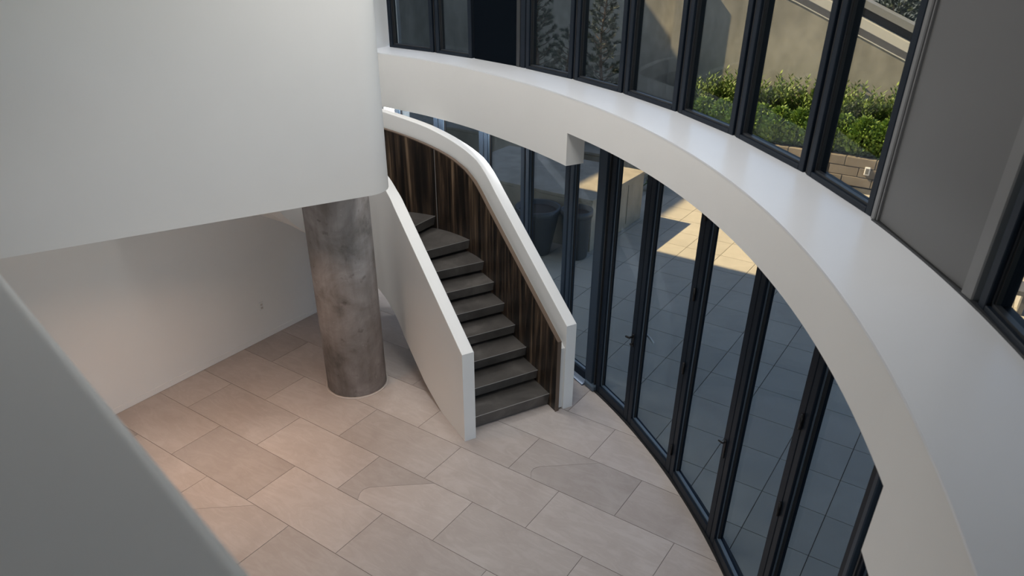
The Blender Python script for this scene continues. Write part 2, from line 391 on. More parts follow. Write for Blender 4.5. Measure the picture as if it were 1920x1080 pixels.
# lever handles
o, x0, x1 = DO[0]
h = empty('handle', (x1 - 0.032, 0, 1.06), 0, o)
box('backplate', -0.014, 0.014, -0.008, 0.0, -0.10, 0.05, 'blackmetal', h, 0.003)
vs, fs = tube([Vector((0, 0, 0.02)), Vector((0, -0.055, 0.02)), Vector((-0.012, -0.06, 0.02)), Vector((-0.05, -0.06, 0.012))], 0.012, 8); mesh('lever', vs, fs, 'blackmetal', h, True)
vs, fs = tube([Vector((0, 0, -0.065)), Vector((0, -0.035, -0.065))], 0.013, 10); mesh('lock_cylinder', vs, fs, 'blackmetal', h, True)
h2 = empty('handle', (x1 - 0.032, 0.085, 1.06), 0, o)
vs, fs = tube([Vector((0, 0, 0.02)), Vector((0, 0.055, 0.02)), Vector((0.02, 0.06, 0.02)), Vector((0.08, 0.06, 0.012)), Vector((0.15, 0.06, -0.012))], 0.012, 8); mesh('lever', vs, fs, 'plastic', h2, True)
o, x0, x1 = DO[2]
h = empty('flush_bolt', (x1 - 0.03, 0, 1.02), 0, o)
box('bolt_plate', -0.012, 0.012, -0.010, 0, -0.09, 0.09, 'blackmetal', h, 0.003)
vs, fs = tube([Vector((0, 0, 0.07)), Vector((0, -0.035, 0.07)), Vector((-0.05, -0.04, 0.06))], 0.008, 8); mesh('bolt_lever', vs, fs, 'blackmetal', h, True)
rw = [-4.6, -11.0, -17.6, -24.2, -31, -38]
for i in range(5):
    wn += 1; glazed('window_%d' % wn, rw[i], rw[i + 1], 7.985, 0.02, Z_HEAD, ['lower window partly hidden under the right deep beam', 'lower window right of the frame, nearest the beam corner', 'lower window out to the right, third past the doors', 'lower window out to the right, fourth past the doors', 'lower window out to the right, fifth past the doors'][i], 'window', 0.065, 0.11)
# jamb posts either side of the doors
def post(name, tha, thb, label):
    o, L = unit_frame(name, tha, thb, 7.955); tag(o, label, 'post', kind='structure')
    box('shaft', -L / 2, L / 2 - .06, 0.0, 0.11, 0.0, Z_HEAD, 'slate', o, 0.006)
    box('channel', L / 2 - .06, L / 2, 0.05, 0.11, 0.0, Z_HEAD, 'gasket', o)
    box('channel_fin', L / 2 - .036, L / 2 - .022, 0.02, 0.05, 0.0, Z_HEAD, 'post', o)
    box('foot', -L / 2 - 0.004, L / 2 + .01, -0.022, 0.05, 0.0, 0.075, 'navy2', o, 0.014)
post('trim_4', 28.62, 27.35, 'dark steel post with a rounded foot left of the glass doors')
post('trim_5', -4.35, -5.1, 'dark steel post at the right end of the glass doors')
# track at the foot of the fixed windows, threshold below the doors
r_ = [[fp(th, 7.90, 0.0), fp(th, 8.1, 0.0), fp(th, 8.1, 0.03), fp(th, 7.93, 0.03), fp(th, 7.90, 0.018)] for th in [56.4 - i * 0.928 for i in range(31)]]
tag(loft('trim_6', r_, 'track'), 'aluminium floor track under the windows behind the stair', 'track', kind='structure')
r_ = [[fp(th, 7.957, 0.0), fp(th, 8.12, 0.0), fp(th, 8.12, 0.015), fp(th, 7.957, 0.015)] for th in [27.3 - i * 0.93 for i in range(70)]]
tag(loft('trim_7', r_, 'gasket'), 'black threshold strip under the glass doors', 'threshold', kind='structure')

# upper glazing on the ledge
uw = [(57.0, 51.22), (51.22, 46.45), (40.15, 34.25), (34.25, 28.35), (28.35, 22.18), (22.18, 16.05), (16.05, 9.13), (9.13, 3.18), (-4.25, -10.9), (-10.9, -17.6), (-17.6, -24.2), (-24.2, -31), (-31, -38)]
un = ['leftmost upper window beside the white pier', 'upper window left of the black panel', 'upper window showing the pine trunk, right of the black panel', 'upper window showing the bushy pine', 'upper window showing the slanting wall shadow', 'upper window showing the shadow edge beside the first hedge', 'upper window showing the sunlit wall and hedge', 'upper window nearest the grey metal panel, with the sloping coping', 'upper window right of the grey metal panel', 'upper window beyond the right frame edge, second past the grey panel', 'upper window third past the grey panel', 'upper window fourth past the grey panel', 'upper window fifth past the grey panel']
for i, (a, b) in enumerate(uw):
    wn += 1; glazed('window_%d' % wn, a, b, 8.135, Z_LEDGE, Z_CEIL - 0.05, un[i], 'window', 0.058, 0.036, 0.11, gap=0.024, bm_='post')
tn = 7
for th, lab in [(51.22, 'between the two leftmost upper windows'), (34.25, 'between the two pine windows'), (28.35, 'right of the bushy pine window'), (22.18, 'right of the slanting shadow'), (16.05, 'left of the sunlit wall window'), (9.13, 'between the two hedge windows'), (-10.9, 'first one past the right frame edge'), (-17.6, 'second one past the right frame edge')]:
    tn += 1; o, L = unit_frame('trim_%d' % tn, th + 0.16, th - 0.16, 8.15); tag(o, 'dark graphite mullion ' + lab, 'mullion', kind='structure')
    box('mullion_core', -0.021, 0.021, 0.012, 0.10, Z_LEDGE, Z_CEIL, 'post', o)
    box('mullion_fin', -0.006, 0.006, -0.004, 0.012, Z_LEDGE, Z_CEIL, 'gasket', o)
# black solid panel
o, L = unit_frame('wall_panel_black', 46.45, 40.15, 8.14); tag(o, 'black solid panel between the upper windows', 'panel', kind='structure')
box('sheet', -L / 2, L / 2 - 0.14, 0.02, 0.12, Z_LEDGE, Z_CEIL, 'black', o)
box('edge_profile', L / 2 - 0.14, L / 2 - 0.085, 0.0, 0.11, Z_LEDGE, Z_CEIL, 'post', o, 0.004)
box('edge_profile', L / 2 - 0.075, L / 2, 0.0, 0.11, Z_LEDGE, Z_CEIL, 'navy', o, 0.004)
# grey metal panel
o, L = unit_frame('wall_panel_grey', 3.18, -4.25, 8.125); tag(o, 'smooth grey metal wall panel between the upper windows at right', 'panel', kind='structure')
box('sheet', -L / 2 + 0.06, L / 2 - 0.10, 0.02, 0.12, Z_LEDGE + 0.012, Z_CEIL, 'greyp', o)
box('edge_trim', -L / 2, -L / 2 + 0.045, -0.004, 0.12, Z_LEDGE, Z_CEIL, 'greyt', o, 0.006)
box('edge_trim', -L / 2 + 0.05, -L / 2 + 0.062, 0.006, 0.12, Z_LEDGE, Z_CEIL, 'greyt', o, 0.002)
box('edge_trim', L / 2 - 0.10, L / 2 - 0.012, 0.0, 0.12, Z_LEDGE, Z_CEIL, 'greyt', o, 0.006)
box('base_gap', -L / 2 + .045, L / 2, 0.012, 0.12, Z_LEDGE, Z_LEDGE + 0.012, 'gasket', o)
r_ = [[fp(th, 8.115, Z_LEDGE), fp(th, 8.14, Z_LEDGE), fp(th, 8.14, Z_LEDGE + 0.012), fp(th, 8.118, Z_LEDGE + 0.010)] for th in [3.0 - i for i in range(22)]]
tag(loft('trim_20', r_, 'post'), 'dark sealant strip along the right end of the ledge', 'trim', kind='structure')

# ------------------------------------------------------------------ stair frame of reference (turns about the column)
CC = Vector((-1.857, 7.235, 0)); SA = R(29.3)
SN = Vector((math.cos(SA), math.sin(SA), 0)); ST = Vector((-math.sin(SA), math.cos(SA), 0))
def sp(a, l, z=0.0): return CC + SN * a + ST * l + Vector((0, 0, z))
L0 = -1.665
def stations(phimax, ds=0.12, dphi=3.0):
    st = [('l', L0 + i * (-L0) / 14) for i in range(14)]
    n = int(phimax / dphi); return st + [('p', phimax * i / n) for i in range(n + 1)]
def wall_room(p):                 # how far the outer side of the turn may reach before it meets the left wall
    c = math.cos(R(29.3 + p - 146.0)); return 1.725 / c if c > 0.05 else 99.0
def squeeze(p, r): return r - max(0.0, 1.989 + 0.05 - wall_room(p)) if r > 1.0 else r
def spos(st, r, z, off=0.0):
    if st[0] == 'l': return sp(r, st[1], z)
    p = st[1]; rr = squeeze(p, r + off * min(1, p / 28.0)); return sp(rr * math.cos(R(p)), rr * math.sin(R(p)), z)
def sval(st): return st[1] if st[0] == 'l' else st[1] * 100 + 1000
OFF = 0.05
RT = [(L0, 1.075), (0, 2.105)]; RTP = [(0, 2.105), (4, 2.19), (8, 2.275), (12.3, 2.35), (19, 2.425), (25, 2.485), (36, 2.60), (50, 2.72), (160, 3.73)]
LT = [(L0, 1.075), (0, 2.105)]; LTP = [(0, 2.105), (12, 2.215), (22.5, 2.345), (160, 3.70)]
WT = [(L0, 0.905), (0, 1.935)]; WTP = [(0, 1.935), (5, 2.03), (9, 2.115), (15.5, 2.22), (22.6, 2.30), (32, 2.385), (41, 2.465), (51, 2.55), (160, 3.55)]
LB = [(L0, 0.0), (-1.06, 0.0), (-0.62, 0.13), (-0.19, 0.37), (0, 0.48)]; LBP = [(0, 0.48), (17, 0.69), (27.5, 0.84), (37, 0.95), (114, 1.78), (160, 2.28)]
def tab(st, a, b): return lerp_table(a, st[1]) if st[0] == 'l' else lerp_table(b, st[1])
stair = empty('staircase', sp(1.31, L0)); tag(stair, 'curved staircase with dark steel steps between white parapets', 'staircase')
def sub(o): o.parent = stair; o.matrix_parent_inverse = Matrix.Translation(-stair.location); return o
PM = 158
S_ = stations(PM)
# left parapet
r_ = []
for st in S_:
    zb, zt = tab(st, LB, LBP), tab(st, LT, LTP)
    e = 0.004
    r_.append([spos(st, 0.627, zb), spos(st, 0.759, zb), spos(st, 0.759, zt - e), spos(st, 0.755, zt), spos(st, 0.631, zt), spos(st, 0.627, zt - e)])
sub(loft('inner_parapet', r_, 'white'))['label'] = 'white plaster parapet on the column side'
r_ = []
for st in S_:
    zb, zt = max(0.0, tab(st, LB, LBP) - 0.25) if st[0] == 'l' else tab(st, LB, LBP) + 0.02 - 0.25 * max(0, 1 - st[1] / 60), tab(st, RT, RTP)
    e = 0.004
    r_.append([spos(st, 1.864, zb, OFF), spos(st, 1.989, zb, OFF), spos(st, 1.989, zt - e, OFF), spos(st, 1.985, zt, OFF), spos(st, 1.868, zt, OFF), spos(st, 1.864, zt - e, OFF)])
sub(loft('outer_parapet', r_, 'white'))['label'] = 'white plaster parapet on the window side'
# wood lining in two sheets with a seam, edge strip on top
def lining(sts, u0):
    rr, uu = [], []; u = u0; prev = None
    for st in sts:
        p = spos(st, 1.76, 0, OFF)
        if prev is not None: u += (p - prev).length
        prev = p; zb, zt = 0.004 if st[0] == 'l' and st[1] < -1 else (max(0.004, tab(st, LB, LBP) - 0.2) if st[0] == 'l' else tab(st, LB, LBP) + 0.05 - 0.25 * max(0, 1 - st[1] / 40)), tab(st, WT, WTP)
        rr.append([spos(st, 1.76, zb, OFF), spos(st, 1.80, zb, OFF), spos(st, 1.80, zt, OFF), spos(st, 1.76, zt, OFF)])
        uu.append([(u, zb), (u + .04, zb), (u + .04, zt), (u, zt)])
    o = loft('wood_lining', rr, 'wood', uvs=uu); o['label'] = 'dark striped veneer lining'; sub(o); return u
SEAM = 31.5
s1 = [s for s in S_ if s[0] == 'l' or s[1] < SEAM - .2] + [('p', SEAM - 0.12)]
s2 = [('p', SEAM + 0.12)] + [s for s in S_ if s[0] == 'p' and s[1] > SEAM + .3]
ue = lining(s1, 0.0); lining(s2, ue + 3.0)
sub(loft('seam_strip', [[spos(('p', p), r0, z, OFF) for r0, z in ((1.7585, 1.3), (1.775, 1.3), (1.775, 2.375), (1.7585, 2.375))] for p in (SEAM - 0.10, SEAM + 0.10)], 'nose'))
r_ = [[spos(st, 1.803, 0.02 + tab(st, LB, LBP), OFF), spos(st, 1.866, 0.02 + tab(st, LB, LBP), OFF), spos(st, 1.866, max(0.06, tab(st, WT, WTP) - 0.12), OFF), spos(st, 1.803, max(0.06, tab(st, WT, WTP) - 0.12), OFF)] for st in [('l', L0 + 0.02)] + S_[1:]]
sub(loft('shadow_gap', r_, 'shadowgap'))
r_ = []
for st in S_:
    z = tab(st, WT, WTP); r_.append([spos(st, 1.757, z - 0.006, OFF), spos(st, 1.803, z - 0.006, OFF), spos(st, 1.803, z + 0.006, OFF), spos(st, 1.757, z + 0.006, OFF)])
sub(loft('lining_edge', r_, 'woodcap'))
box_ = mesh('lining_end', [spos(('l', L0 - .004), a, z) for a in (1.757, 1.803) for z in (0, 0.911)] + [spos(('l', L0 + .002), a, z) for a in (1.757, 1.803) for z in (0, 0.911)], [(0, 1, 3, 2), (4, 6, 7, 5), (0, 4, 5, 1), (2, 3, 7, 6), (0, 2, 6, 4), (1, 5, 7, 3)], 'woodcap'); sub(box_)
# steps
H = 0.168
noses = {}
for i in range(1, 8): l = -1.534 + 0.2668 * (i - 1); noses[i] = (Vector((0.757, l)), Vector((1.762, l)))
for i, (pi_, po) in {8: (22.5, 13.1), 9: (37, 32.4), 10: (52, 51), 11: (67.5, 69.5), 12: (84, 88), 13: (101, 106.5), 14: (119, 124), 15: (137, 141)}.items():
    ro = squeeze(po, 1.765 + OFF * min(1, po / 28))
    noses[i] = (Vector((0.757 * math.cos(R(pi_)), 0.757 * math.sin(R(pi_)))), Vector((ro * math.cos(R(po)), ro * math.sin(R(po)))))
def arcpts(a, b, r_fn, n=5):
    """points strictly between two plan points along the stair edge"""
    def par(p): return ('l', p.y) if p.y < 0 else ('p', math.degrees(math.atan2(p.y, p.x)))
    pa, pb = par(a), par(b)
    if pb[0] == 'l': return []
    s0 = 0 if pa[0] == 'l' else pa[1]
    res = []
    for i in range(0 if pa[0] == 'l' else 1, n):
        p = s0 + (pb[1] - s0) * i / n; r = r_fn(p); res.append(Vector((r * math.cos(R(p)), r * math.sin(R(p)))))
    return res
for i in range(1, 15):
    (ai, ao), (bi, bo) = noses[i], noses[i + 1]
    def rin(p): return 0.757
    def rout(p): return squeeze(p, 1.765 + OFF * min(1, p / 28))
    mid = ((bi - ai) + (bo - ao)) / 2; bk = mid.normalized() * 0.10
    out_e = arcpts(ao, bo, rout); in_e = arcpts(ai, bi, rin)
    top = [ai, ao] + out_e + [bo + bk, bi + bk] + list(reversed(in_e))
    nd = mid.normalized() * 0.028
    bot = [ai + nd, ao + nd] + top[2:]
    z1 = H * i; z0 = z1 - (0.122 if i > 1 else 0.150); n = len(top)
    vs = [sp(p.x, p.y, z0) for p in bot] + [sp(p.x, p.y, z1) for p in top]
    fs = [tuple(range(n - 1, -1, -1)), tuple(range(n, 2 * n))] + [(q, (q + 1) % n, n + (q + 1) % n, n + q) for q in range(n)]
    o = sub(mesh('step', vs, fs, 'steel', bevel=0.0))
    d_ = (ao - ai).normalized()
    def nb(dx, dz, p): q = p + mid.normalized() * dx; return sp(q.x, q.y, z1 + dz)
    vs = [nb(dx, dz, p) for p in (ai, ao) for dx, dz in ((-0.0012, -0.004), (-0.0012, 0.0012), (0.004, 0.0012), (0.004, -0.004))]
    e = mesh('nosing', vs, [(0, 1, 2, 3), (7, 6, 5, 4), (0, 4, 5, 1), (1, 5, 6, 2), (2, 6, 7, 3), (3, 7, 4, 0)], 'nose')  # thin pale strip drawn as the highlight line of the step edge
    e.parent = o; e.matrix_parent_inverse = Matrix.Translation(-stair.location) if False else Matrix.Identity(4)
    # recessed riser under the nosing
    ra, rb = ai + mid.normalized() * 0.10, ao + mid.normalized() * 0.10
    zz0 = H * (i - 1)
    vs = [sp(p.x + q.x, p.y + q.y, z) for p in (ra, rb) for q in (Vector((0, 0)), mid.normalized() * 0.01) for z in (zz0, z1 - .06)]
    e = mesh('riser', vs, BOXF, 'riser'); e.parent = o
# underside between the parapets
r_ = []
for st in stations(PM)[5:]:
    z = max(0.01, tab(st, LB, LBP) + 0.02); r_.append([spos(st, 0.75, z), spos(st, 1.87, z, OFF), spos(st, 1.87, z + 0.05, OFF), spos(st, 0.75, z + 0.05)])
sub(loft('soffit', r_, 'white'))

# ------------------------------------------------------------------ column
prof = [(0.347, 0.0), (0.347, Z_DEEP + 0.1)]
vs = []; fs = []; N = 64
for r0, z in prof: vs += [Vector((r0 * math.cos(2 * PI * i / N), r0 * math.sin(2 * PI * i / N), z)) for i in range(N)]
fs = [(i, (i + 1) % N, N + (i + 1) % N, N + i) for i in range(N)] + [tuple(range(N - 1, -1, -1)), tuple(range(N, 2 * N))]
colm = empty('concrete_column', CC); tag(colm, 'round raw concrete column standing beside the stair', 'column')
def ring_mesh(name, r0, r1, z0, z1, m, parent):
    vs = []
    for r0_, z in ((r0, z0), (r1, z0), (r1, z1 * 0.6), (r0, z1)): vs += [Vector((r0_ * math.cos(2 * PI * i / N), r0_ * math.sin(2 * PI * i / N), z)) for i in range(N)]
    fs = [(a * N + i, a * N + (i + 1) % N, ((a + 1) % 4) * N + (i + 1) % N, ((a + 1) % 4) * N + i) for a in range(4) for i in range(N)]
    return mesh(name, vs, fs, m, parent, True)
sh = mesh('shaft', vs, fs, 'concrete', colm)
for p in sh.data.polygons: p.use_smooth = len(p.vertices) == 4
ring_mesh('sealant_ring', 0.345, 0.372, 0.0, 0.012, 'sealant', colm)

# ------------------------------------------------------------------ upper volume (rounded white wall above the column), slab, near parapet
fa = R(1.4)                                    # the face runs almost square to the flight
def vp(a, l): return sp(a, l)
face = []
x_end, l_end, rc = 0.245, -1.235, 0.26
# straight face from the left wall to the tangent point, then a quarter turn
ft = Vector((math.cos(fa), math.sin(fa)))
fn = Vector((-ft.y, ft.x))
tp = Vector((x_end - rc, l_end)); cen = tp + fn * rc
outer = [tp - ft * 6.2]
for i in range(13):
    a = -PI / 2 + fa + (PI / 2) * i / 12; outer.append(cen + Vector((math.cos(a), math.sin(a))) * rc)
outer.append(outer[-1] + fn * 0.25)
back = [outer[-1] - ft * 0.22, tp - ft * 6.2 + fn * 0.6]
poly = [sp(p.x, p.y) for p in outer + back]
poly2 = [to_uv(p.x, p.y) for p in poly]; poly2 = clip(poly2, -1, 0, -U_WALL)
vol = prism('wall_upper', [uv(*p) for p in poly2], Z_DEEP, Z_CEIL, 'white')
for p in vol.data.polygons: p.use_smooth = abs(p.normal.z) < 0.5
bm = bmesh.new(); bm.from_mesh(vol.data)
for e in bm.edges:
    if len(e.link_faces) == 2: e.smooth = e.calc_face_angle(0) < 0.35
bm.to_mesh(vol.data); bm.free()
tag(vol, 'tall white wall of the upper floor ending in a rounded corner', 'wall', kind='structure')
# floor slab of the upper storey behind that wall, carried by the column
sl = [Vector((-6.3, -1.0)), Vector((0.0, -0.98)), Vector((0.20, -0.8)), Vector((0.20, 0.1)), Vector((-0.35, 0.15)), Vector((-6.3, 0.15))]
p2 = clip([to_uv(*sp(p.x, p.y).xy) for p in sl], -1, 0, -U_WALL)
o = prism('floor_upper', [uv(*p) for p in p2], Z_DEEP + 0.002, 3.1, 'white'); tag(o, 'white slab of the upper storey above the column', 'slab', kind='structure')
# parapet in front of the viewer
nd_ = Vector((math.cos(R(-45.8)), math.sin(R(-45.8)), 0)); nn = Vector((-nd_.y, nd_.x, 0)); e0 = nn * 0.18
def np_(t, off, z): return e0 + nd_ * t + nn * off + Vector((0, 0, z))
ZP = CAM_Z - 0.605
rr = 0.022; sec = [(-0.30, 2.7), (0.0, 2.7)] + [(-rr + rr * math.cos(a), ZP - rr + rr * math.sin(a)) for a in [PI / 2 * i / 6 for i in range(7)]] + [(-0.30, ZP)]
r_ = [[np_(t, a, z) for a, z in sec] for t in (-5.15, -3, -1, 0, 1, 1.9)]
o = loft('wall_balcony', r_, 'white'); tag(o, 'white balcony parapet cutting across the lower left foreground', 'parapet', kind='structure')
r_ = [[np_(t, -0.30, 2.72), np_(t, -2.4, 2.72), np_(t, -2.4, 3.1), np_(t, -0.30, 3.1)] for t in (-4.9, 1.6)]
o = loft('floor_balcony', r_, 'white'); tag(o, 'balcony floor under the viewer', 'floor', kind='structure')

# power outlet on the left wall
o = empty('wall_outlet', uv(U_WALL, 5.045, 0.47), TY); tag(o, 'small white power outlet low on the left wall', 'outlet')
box('cover_plate', 0, 0.008, -0.036, 0.036, -0.058, 0.058, 'plastic', o, 0.003)
for dz in (-0.022, 0.022): box('socket', 0.008, 0.0095, -0.016, 0.016, dz - 0.014, dz + 0.014, 'sealant', o)

# ------------------------------------------------------------------ added fill lamps of the hall, and its warm soffit lamps
def disc_lamp(loc, power, size, label, group, color, rdisc, spread=180, aim=None):
    o = empty('fill_or_soffit_lamp', loc); tag(o, label, 'lamp', group)
    NN = 24
    vs = [Vector((r0 * math.cos(2 * PI * i / NN), r0 * math.sin(2 * PI * i / NN), z)) for r0, z in ((rdisc, 0), (rdisc * 1.12, 0), (rdisc * 1.12, -0.012), (rdisc, -0.012)) for i in range(NN)]
    fs = [(a * NN + i, a * NN + (i + 1) % NN, ((a + 1) % 4) * NN + (i + 1) % NN, ((a + 1) % 4) * NN + i) for a in range(4) for i in range(NN)]
    mesh('lamp_ring', vs, fs, 'plastic', o)
    l = bpy.data.lights.new('lamp', 'AREA'); l.shape = 'DISK'; l.size = size; l.spread = R(spread); l.energy = power; l.color = color
    lo = bpy.data.objects.new('lamp_light', l); COL.objects.link(lo); lo.parent = o; lo.location = (0, 0, -0.02)
    if aim is not None: o.rotation_euler = (aim - Vector(loc)).to_track_quat('-Z', 'Y').to_euler()
for t, lab in ((-1.9, 'added tilted fill lamp under the balcony edge, nearest the left wall'), (0.2, 'added tilted fill lamp under the balcony edge, in the middle'), (1.3, 'added tilted fill lamp under the balcony edge, nearest the windows')):
    disc_lamp(np_(t, -0.12, 2.45), 3.5 if t < -1 else 7.5, 0.4, lab, 'added fill lamps under the balcony', (1.0, 0.985, 0.96), 0.2, 120, Vector((-1.2 + t * 0.6, 7.2, 1.9)))  # unseen lamps added as fill, aimed at the stair and beam
for (th, rr_), nth in zip(((50, 6.6), (34, 6.5), (18, 6.5), (2, 6.5)), ('first', 'second', 'third', 'fourth')):
    disc_lamp(fp(th, rr_, Z_CEIL), FILL_W, 0.9, 'added round fill lamp in the high ceiling by the curved windows, %s from the stair end' % nth, 'added high ceiling fill lamps', (1.0, 0.985, 0.96), 0.45, 150)  # unseen ceiling lamps, added to raise the interior brightness
for u, v in ((-3.6, 3.9),):
    disc_lamp(uv(u, v, Z_CEIL), FILL_W * 0.8, 0.9, 'added round fill lamp in the high ceiling over the hall', 'added high ceiling fill lamps over the hall', (1.0, 0.97, 0.93), 0.45, 150)  # one more added fill lamp, over the hall floor
disc_lamp(sp(-0.2, 1.45, Z_CEIL), FILL_W * 0.9, 0.9, 'added round fill lamp in the high ceiling above the stair turn', None, (1.0, 0.985, 0.96), 0.45, 150)  # added to brighten the wall end and floor behind the column
for th, nth in ((54.2, 'nearest the left wall'), (49, 'in the middle'), (43, 'nearest the doors')):
    disc_lamp(fp(th, 7.885, Z_HEAD), 15.0, 0.13, 'small added fill lamp behind the deep beam, ' + nth, 'added fill lamps behind the deep beam', (0.96, 0.98, 1.0), 0.065)  # added lamps, stand in for daylight in the back corner
for i, (a, l) in enumerate(((-2.2, -0.95), (-1.3, -0.95))):
    disc_lamp(sp(a, l, Z_DEEP), 6.5, 0.14, 'small warm recessed lamp under the upper floor slab, ' + ('farther from', 'nearer to')[i] + ' the column', 'warm soffit lamps', (1.0, 0.66, 0.45), 0.07, 115)

# ------------------------------------------------------------------ outside: terrace
tb = uvbox('terrace', -20, 8, -2, 24, -0.6, -0.022, 'tgrout')
# cut the building footprint out of the terrace: only its upper face matters, it lies below the hall floor
tag(tb, 'paved roof terrace outside the glass doors', 'terrace', kind='structure')
TU, TV, TD = -2.75, 7.0, 0.5975
proto = None; g2 = 0.004
def outside_ok(cu, cv): return math.hypot(cu - FCU, cv - FCV) > 8.02
cells = []
for i in range(-9, 9):
    for j in range(-8, 16):
        ua, va = TU + TD * i, TV + TD * j
        if va > 16.3 or ua < -8.4: continue
        corners = [(ua, va), (ua + TD, va), (ua + TD, va + TD), (ua, va + TD)]
        if not any(outside_ok(*c_) for c_ in corners): continue
        if va < 3.0 or (-8.2 < ua and ua + TD < -5.2 and 10.05 < va and va + TD < 12.0): continue
        cells.append((ua, va, all(math.hypot(c_[0] - FCU, c_[1] - FCV) > 8.13 for c_ in corners)))
cells.sort(key=lambda c_: math.hypot(c_[0] + 2.2, c_[1] - 8.5)); cells = cells[:290]
for ua, va, full in cells:
    if proto is None: proto = tile_piece([(ua + g2, va + g2), (ua + TD - g2, va + g2), (ua + TD - g2, va + TD - g2), (ua + g2, va + TD - g2)], tb, 'ttile', 'paving_slab', 0.02, -0.004); continue
    if full:
        o = proto.copy(); COL.objects.link(o); o.location = uv(ua + TD / 2, va + TD / 2, -0.004)
    else:
        # slab cut along the facade: keep the part outside
        poly = [(ua + g2, va + g2), (ua + TD - g2, va + g2), (ua + TD - g2, va + TD - g2), (ua + g2, va + TD - g2)]
        cu, cv = ua + TD / 2 - FCU, va + TD / 2 - FCV; q = math.hypot(cu, cv); a, b = cu / q, cv / q
        poly = clip(poly, -a, -b, -(a * FCU + b * FCV + 8.125))
        if len(poly) > 2 and area(poly) > 0.005: tile_piece(poly, tb, 'ttile', 'paving_slab', 0.02, -0.004)

# stone planter box left of the doors and pots before it
def planter(name, u0, u1, v0, v1, z1, label, soil=True):
    o = empty(name, uv((u0 + u1) / 2, (v0 + v1) / 2), TY); tag(o, label, 'planter')
    a, b = (u1 - u0) / 2, (v1 - v0) / 2
    box('body', -a, a, -b, b, -0.003, z1 - 0.06, 'boxstone', o, 0.006)
    box('top_slab', -a - 0.015, a + 0.015, -b - 0.015, b + 0.015, z1 - 0.055, z1, 'boxstone', o, 0.006)
    box('panel_joint', a, a + 0.004, b * 0.35, b * 0.35 + 0.012, 0.08, z1 - 0.10, 'tgrout', o)
    box('plinth', -a + .03, a - .03, -b + .03, b - .03, -0.02, 0.0, 'tgrout', o)
    return o
planter('stone_box', -8.2, -5.215, 10.05, 12.02, 0.90, 'long sandstone box bench on the terrace behind the stair')
planter('stone_box', -13.5, -6.2, 13.2, 14.8, 0.70, 'low sandstone planter carrying the pines')
def pot(loc, r0, r1, h, label):
    o = empty('plant_pot', loc); tag(o, label, 'pot')
    pr = [(r0 * .9, 0), (r0, 0.02), (r1 * .98, h * .86), (r1 * 1.0, h * .87), (r1 * 1.05, h * .88), (r1 * 1.05, h), (r1 * .93, h), (r1 * .9, h - .08), (0.001, h - .08)]
    NN = 32; vs = []; fs = []
    for r_0, z in pr: vs += [Vector((r_0 * math.cos(2 * PI * i / NN), r_0 * math.sin(2 * PI * i / NN), z)) for i in range(NN)]
    for a in range(len(pr) - 1): fs += [(a * NN + i, a * NN + (i + 1) % NN, (a + 1) * NN + (i + 1) % NN, (a + 1) * NN + i) for i in range(NN)]
    fs.append(tuple(range(NN - 1, -1, -1)))
    mesh('pot_body', vs, fs, 'pot', o, True)
    NS = 20; mesh('soil', [Vector((r1 * .89 * math.cos(2 * PI * i / NS), r1 * .89 * math.sin(2 * PI * i / NS), h - .07)) for i in range(NS)], [tuple(range(NS))], 'soil', o)
pot(uv(-5.33, 9.75, -0.004), 0.20, 0.25, 0.82, 'tall dark slate pot before the stone box, nearer the post')
pot(uv(-5.95, 9.55, -0.004), 0.22, 0.36, 0.80, 'wide dark slate pot before the stone box, nearer the stair')

# back wall of the terrace with sloping coping
VW = 17.6
def ztop(u): return lerp_table([(-20, 4.6), (-7.0, 4.6), (-6.0, 3.90), (-4.47, 3.325), (-1.95, 2.305), (0.5, 1.32), (3, 1.32)], u)
us = [-20, -7.0, -6.0, -4.47, -1.95, 0.5, 6]
def band(name, v0, v1, dz0, dz1, m, parent=None, u_from=-7.0, zero=False):
    r_ = []
    for u in [x for x in us if x >= u_from]:
        zt = ztop(u); za = -0.3 if zero else zt + dz0
        r_.append([uv(u, v0, za), uv(u, v1, za), uv(u, v1, zt + dz1), uv(u, v0, zt + dz1)])
    return loft(name, r_, m, parent)
tw = band('wall_terrace', VW, VW + 0.3, 0, 0.0, 'stucco', None, -20, True); tag(tw, 'tall weathered stucco wall at the back of the terrace', 'wall', kind='structure')
band('drip_edge', VW - 0.02, VW + 0.1, 0.0, 0.018, 'whitestone', tw)
band('flashing', VW + 0.0, VW + 0.3, 0.018, 0.155, 'flash', tw)
band('coping', VW + 0.02, VW + 0.4, 0.155, 0.33, 'whitestone', tw)
band('recess', VW + 0.30, VW + 0.5, 0.33, 0.52, 'gasket', tw)
band('upper_band', VW + 0.10, VW + 0.5, 0.52, 0.66, 'greyband', tw)
uvbox('pilaster', -7.16, -6.96, VW - 0.31, VW, -0.3, 4.07, 'stucco', tw)
# slatted fence on top
fe = empty('slatted_fence', uv(-3, VW + 0.45, 2.6)); tag(fe, 'dark slatted metal fence above the sloping coping', 'fence')
vs, fs = [], []
def addbox(vs, fs, pts): b = len(vs); vs += pts; fs += [tuple(b + i for i in f) for f in BOXF]
for i in range(60):
    u = -5.0 + i * 0.075; z = ztop(u) + 0.64
    addbox(vs, fs, [uv(p.x, p.y, p.z) - fe.location for p in boxv(u, u + 0.025, VW + 0.40, VW + 0.44, z, z + 0.9)])
sl_ = mesh('slats', vs, fs, 'block', fe); sl_['kind'] = 'stuff'
band('backing', VW + 0.6, VW + 0.65, 0.6, 1.9, 'gasket', None, -6.0).parent = fe
fe.children[-1].matrix_parent_inverse = Matrix.Translation(-fe.location)

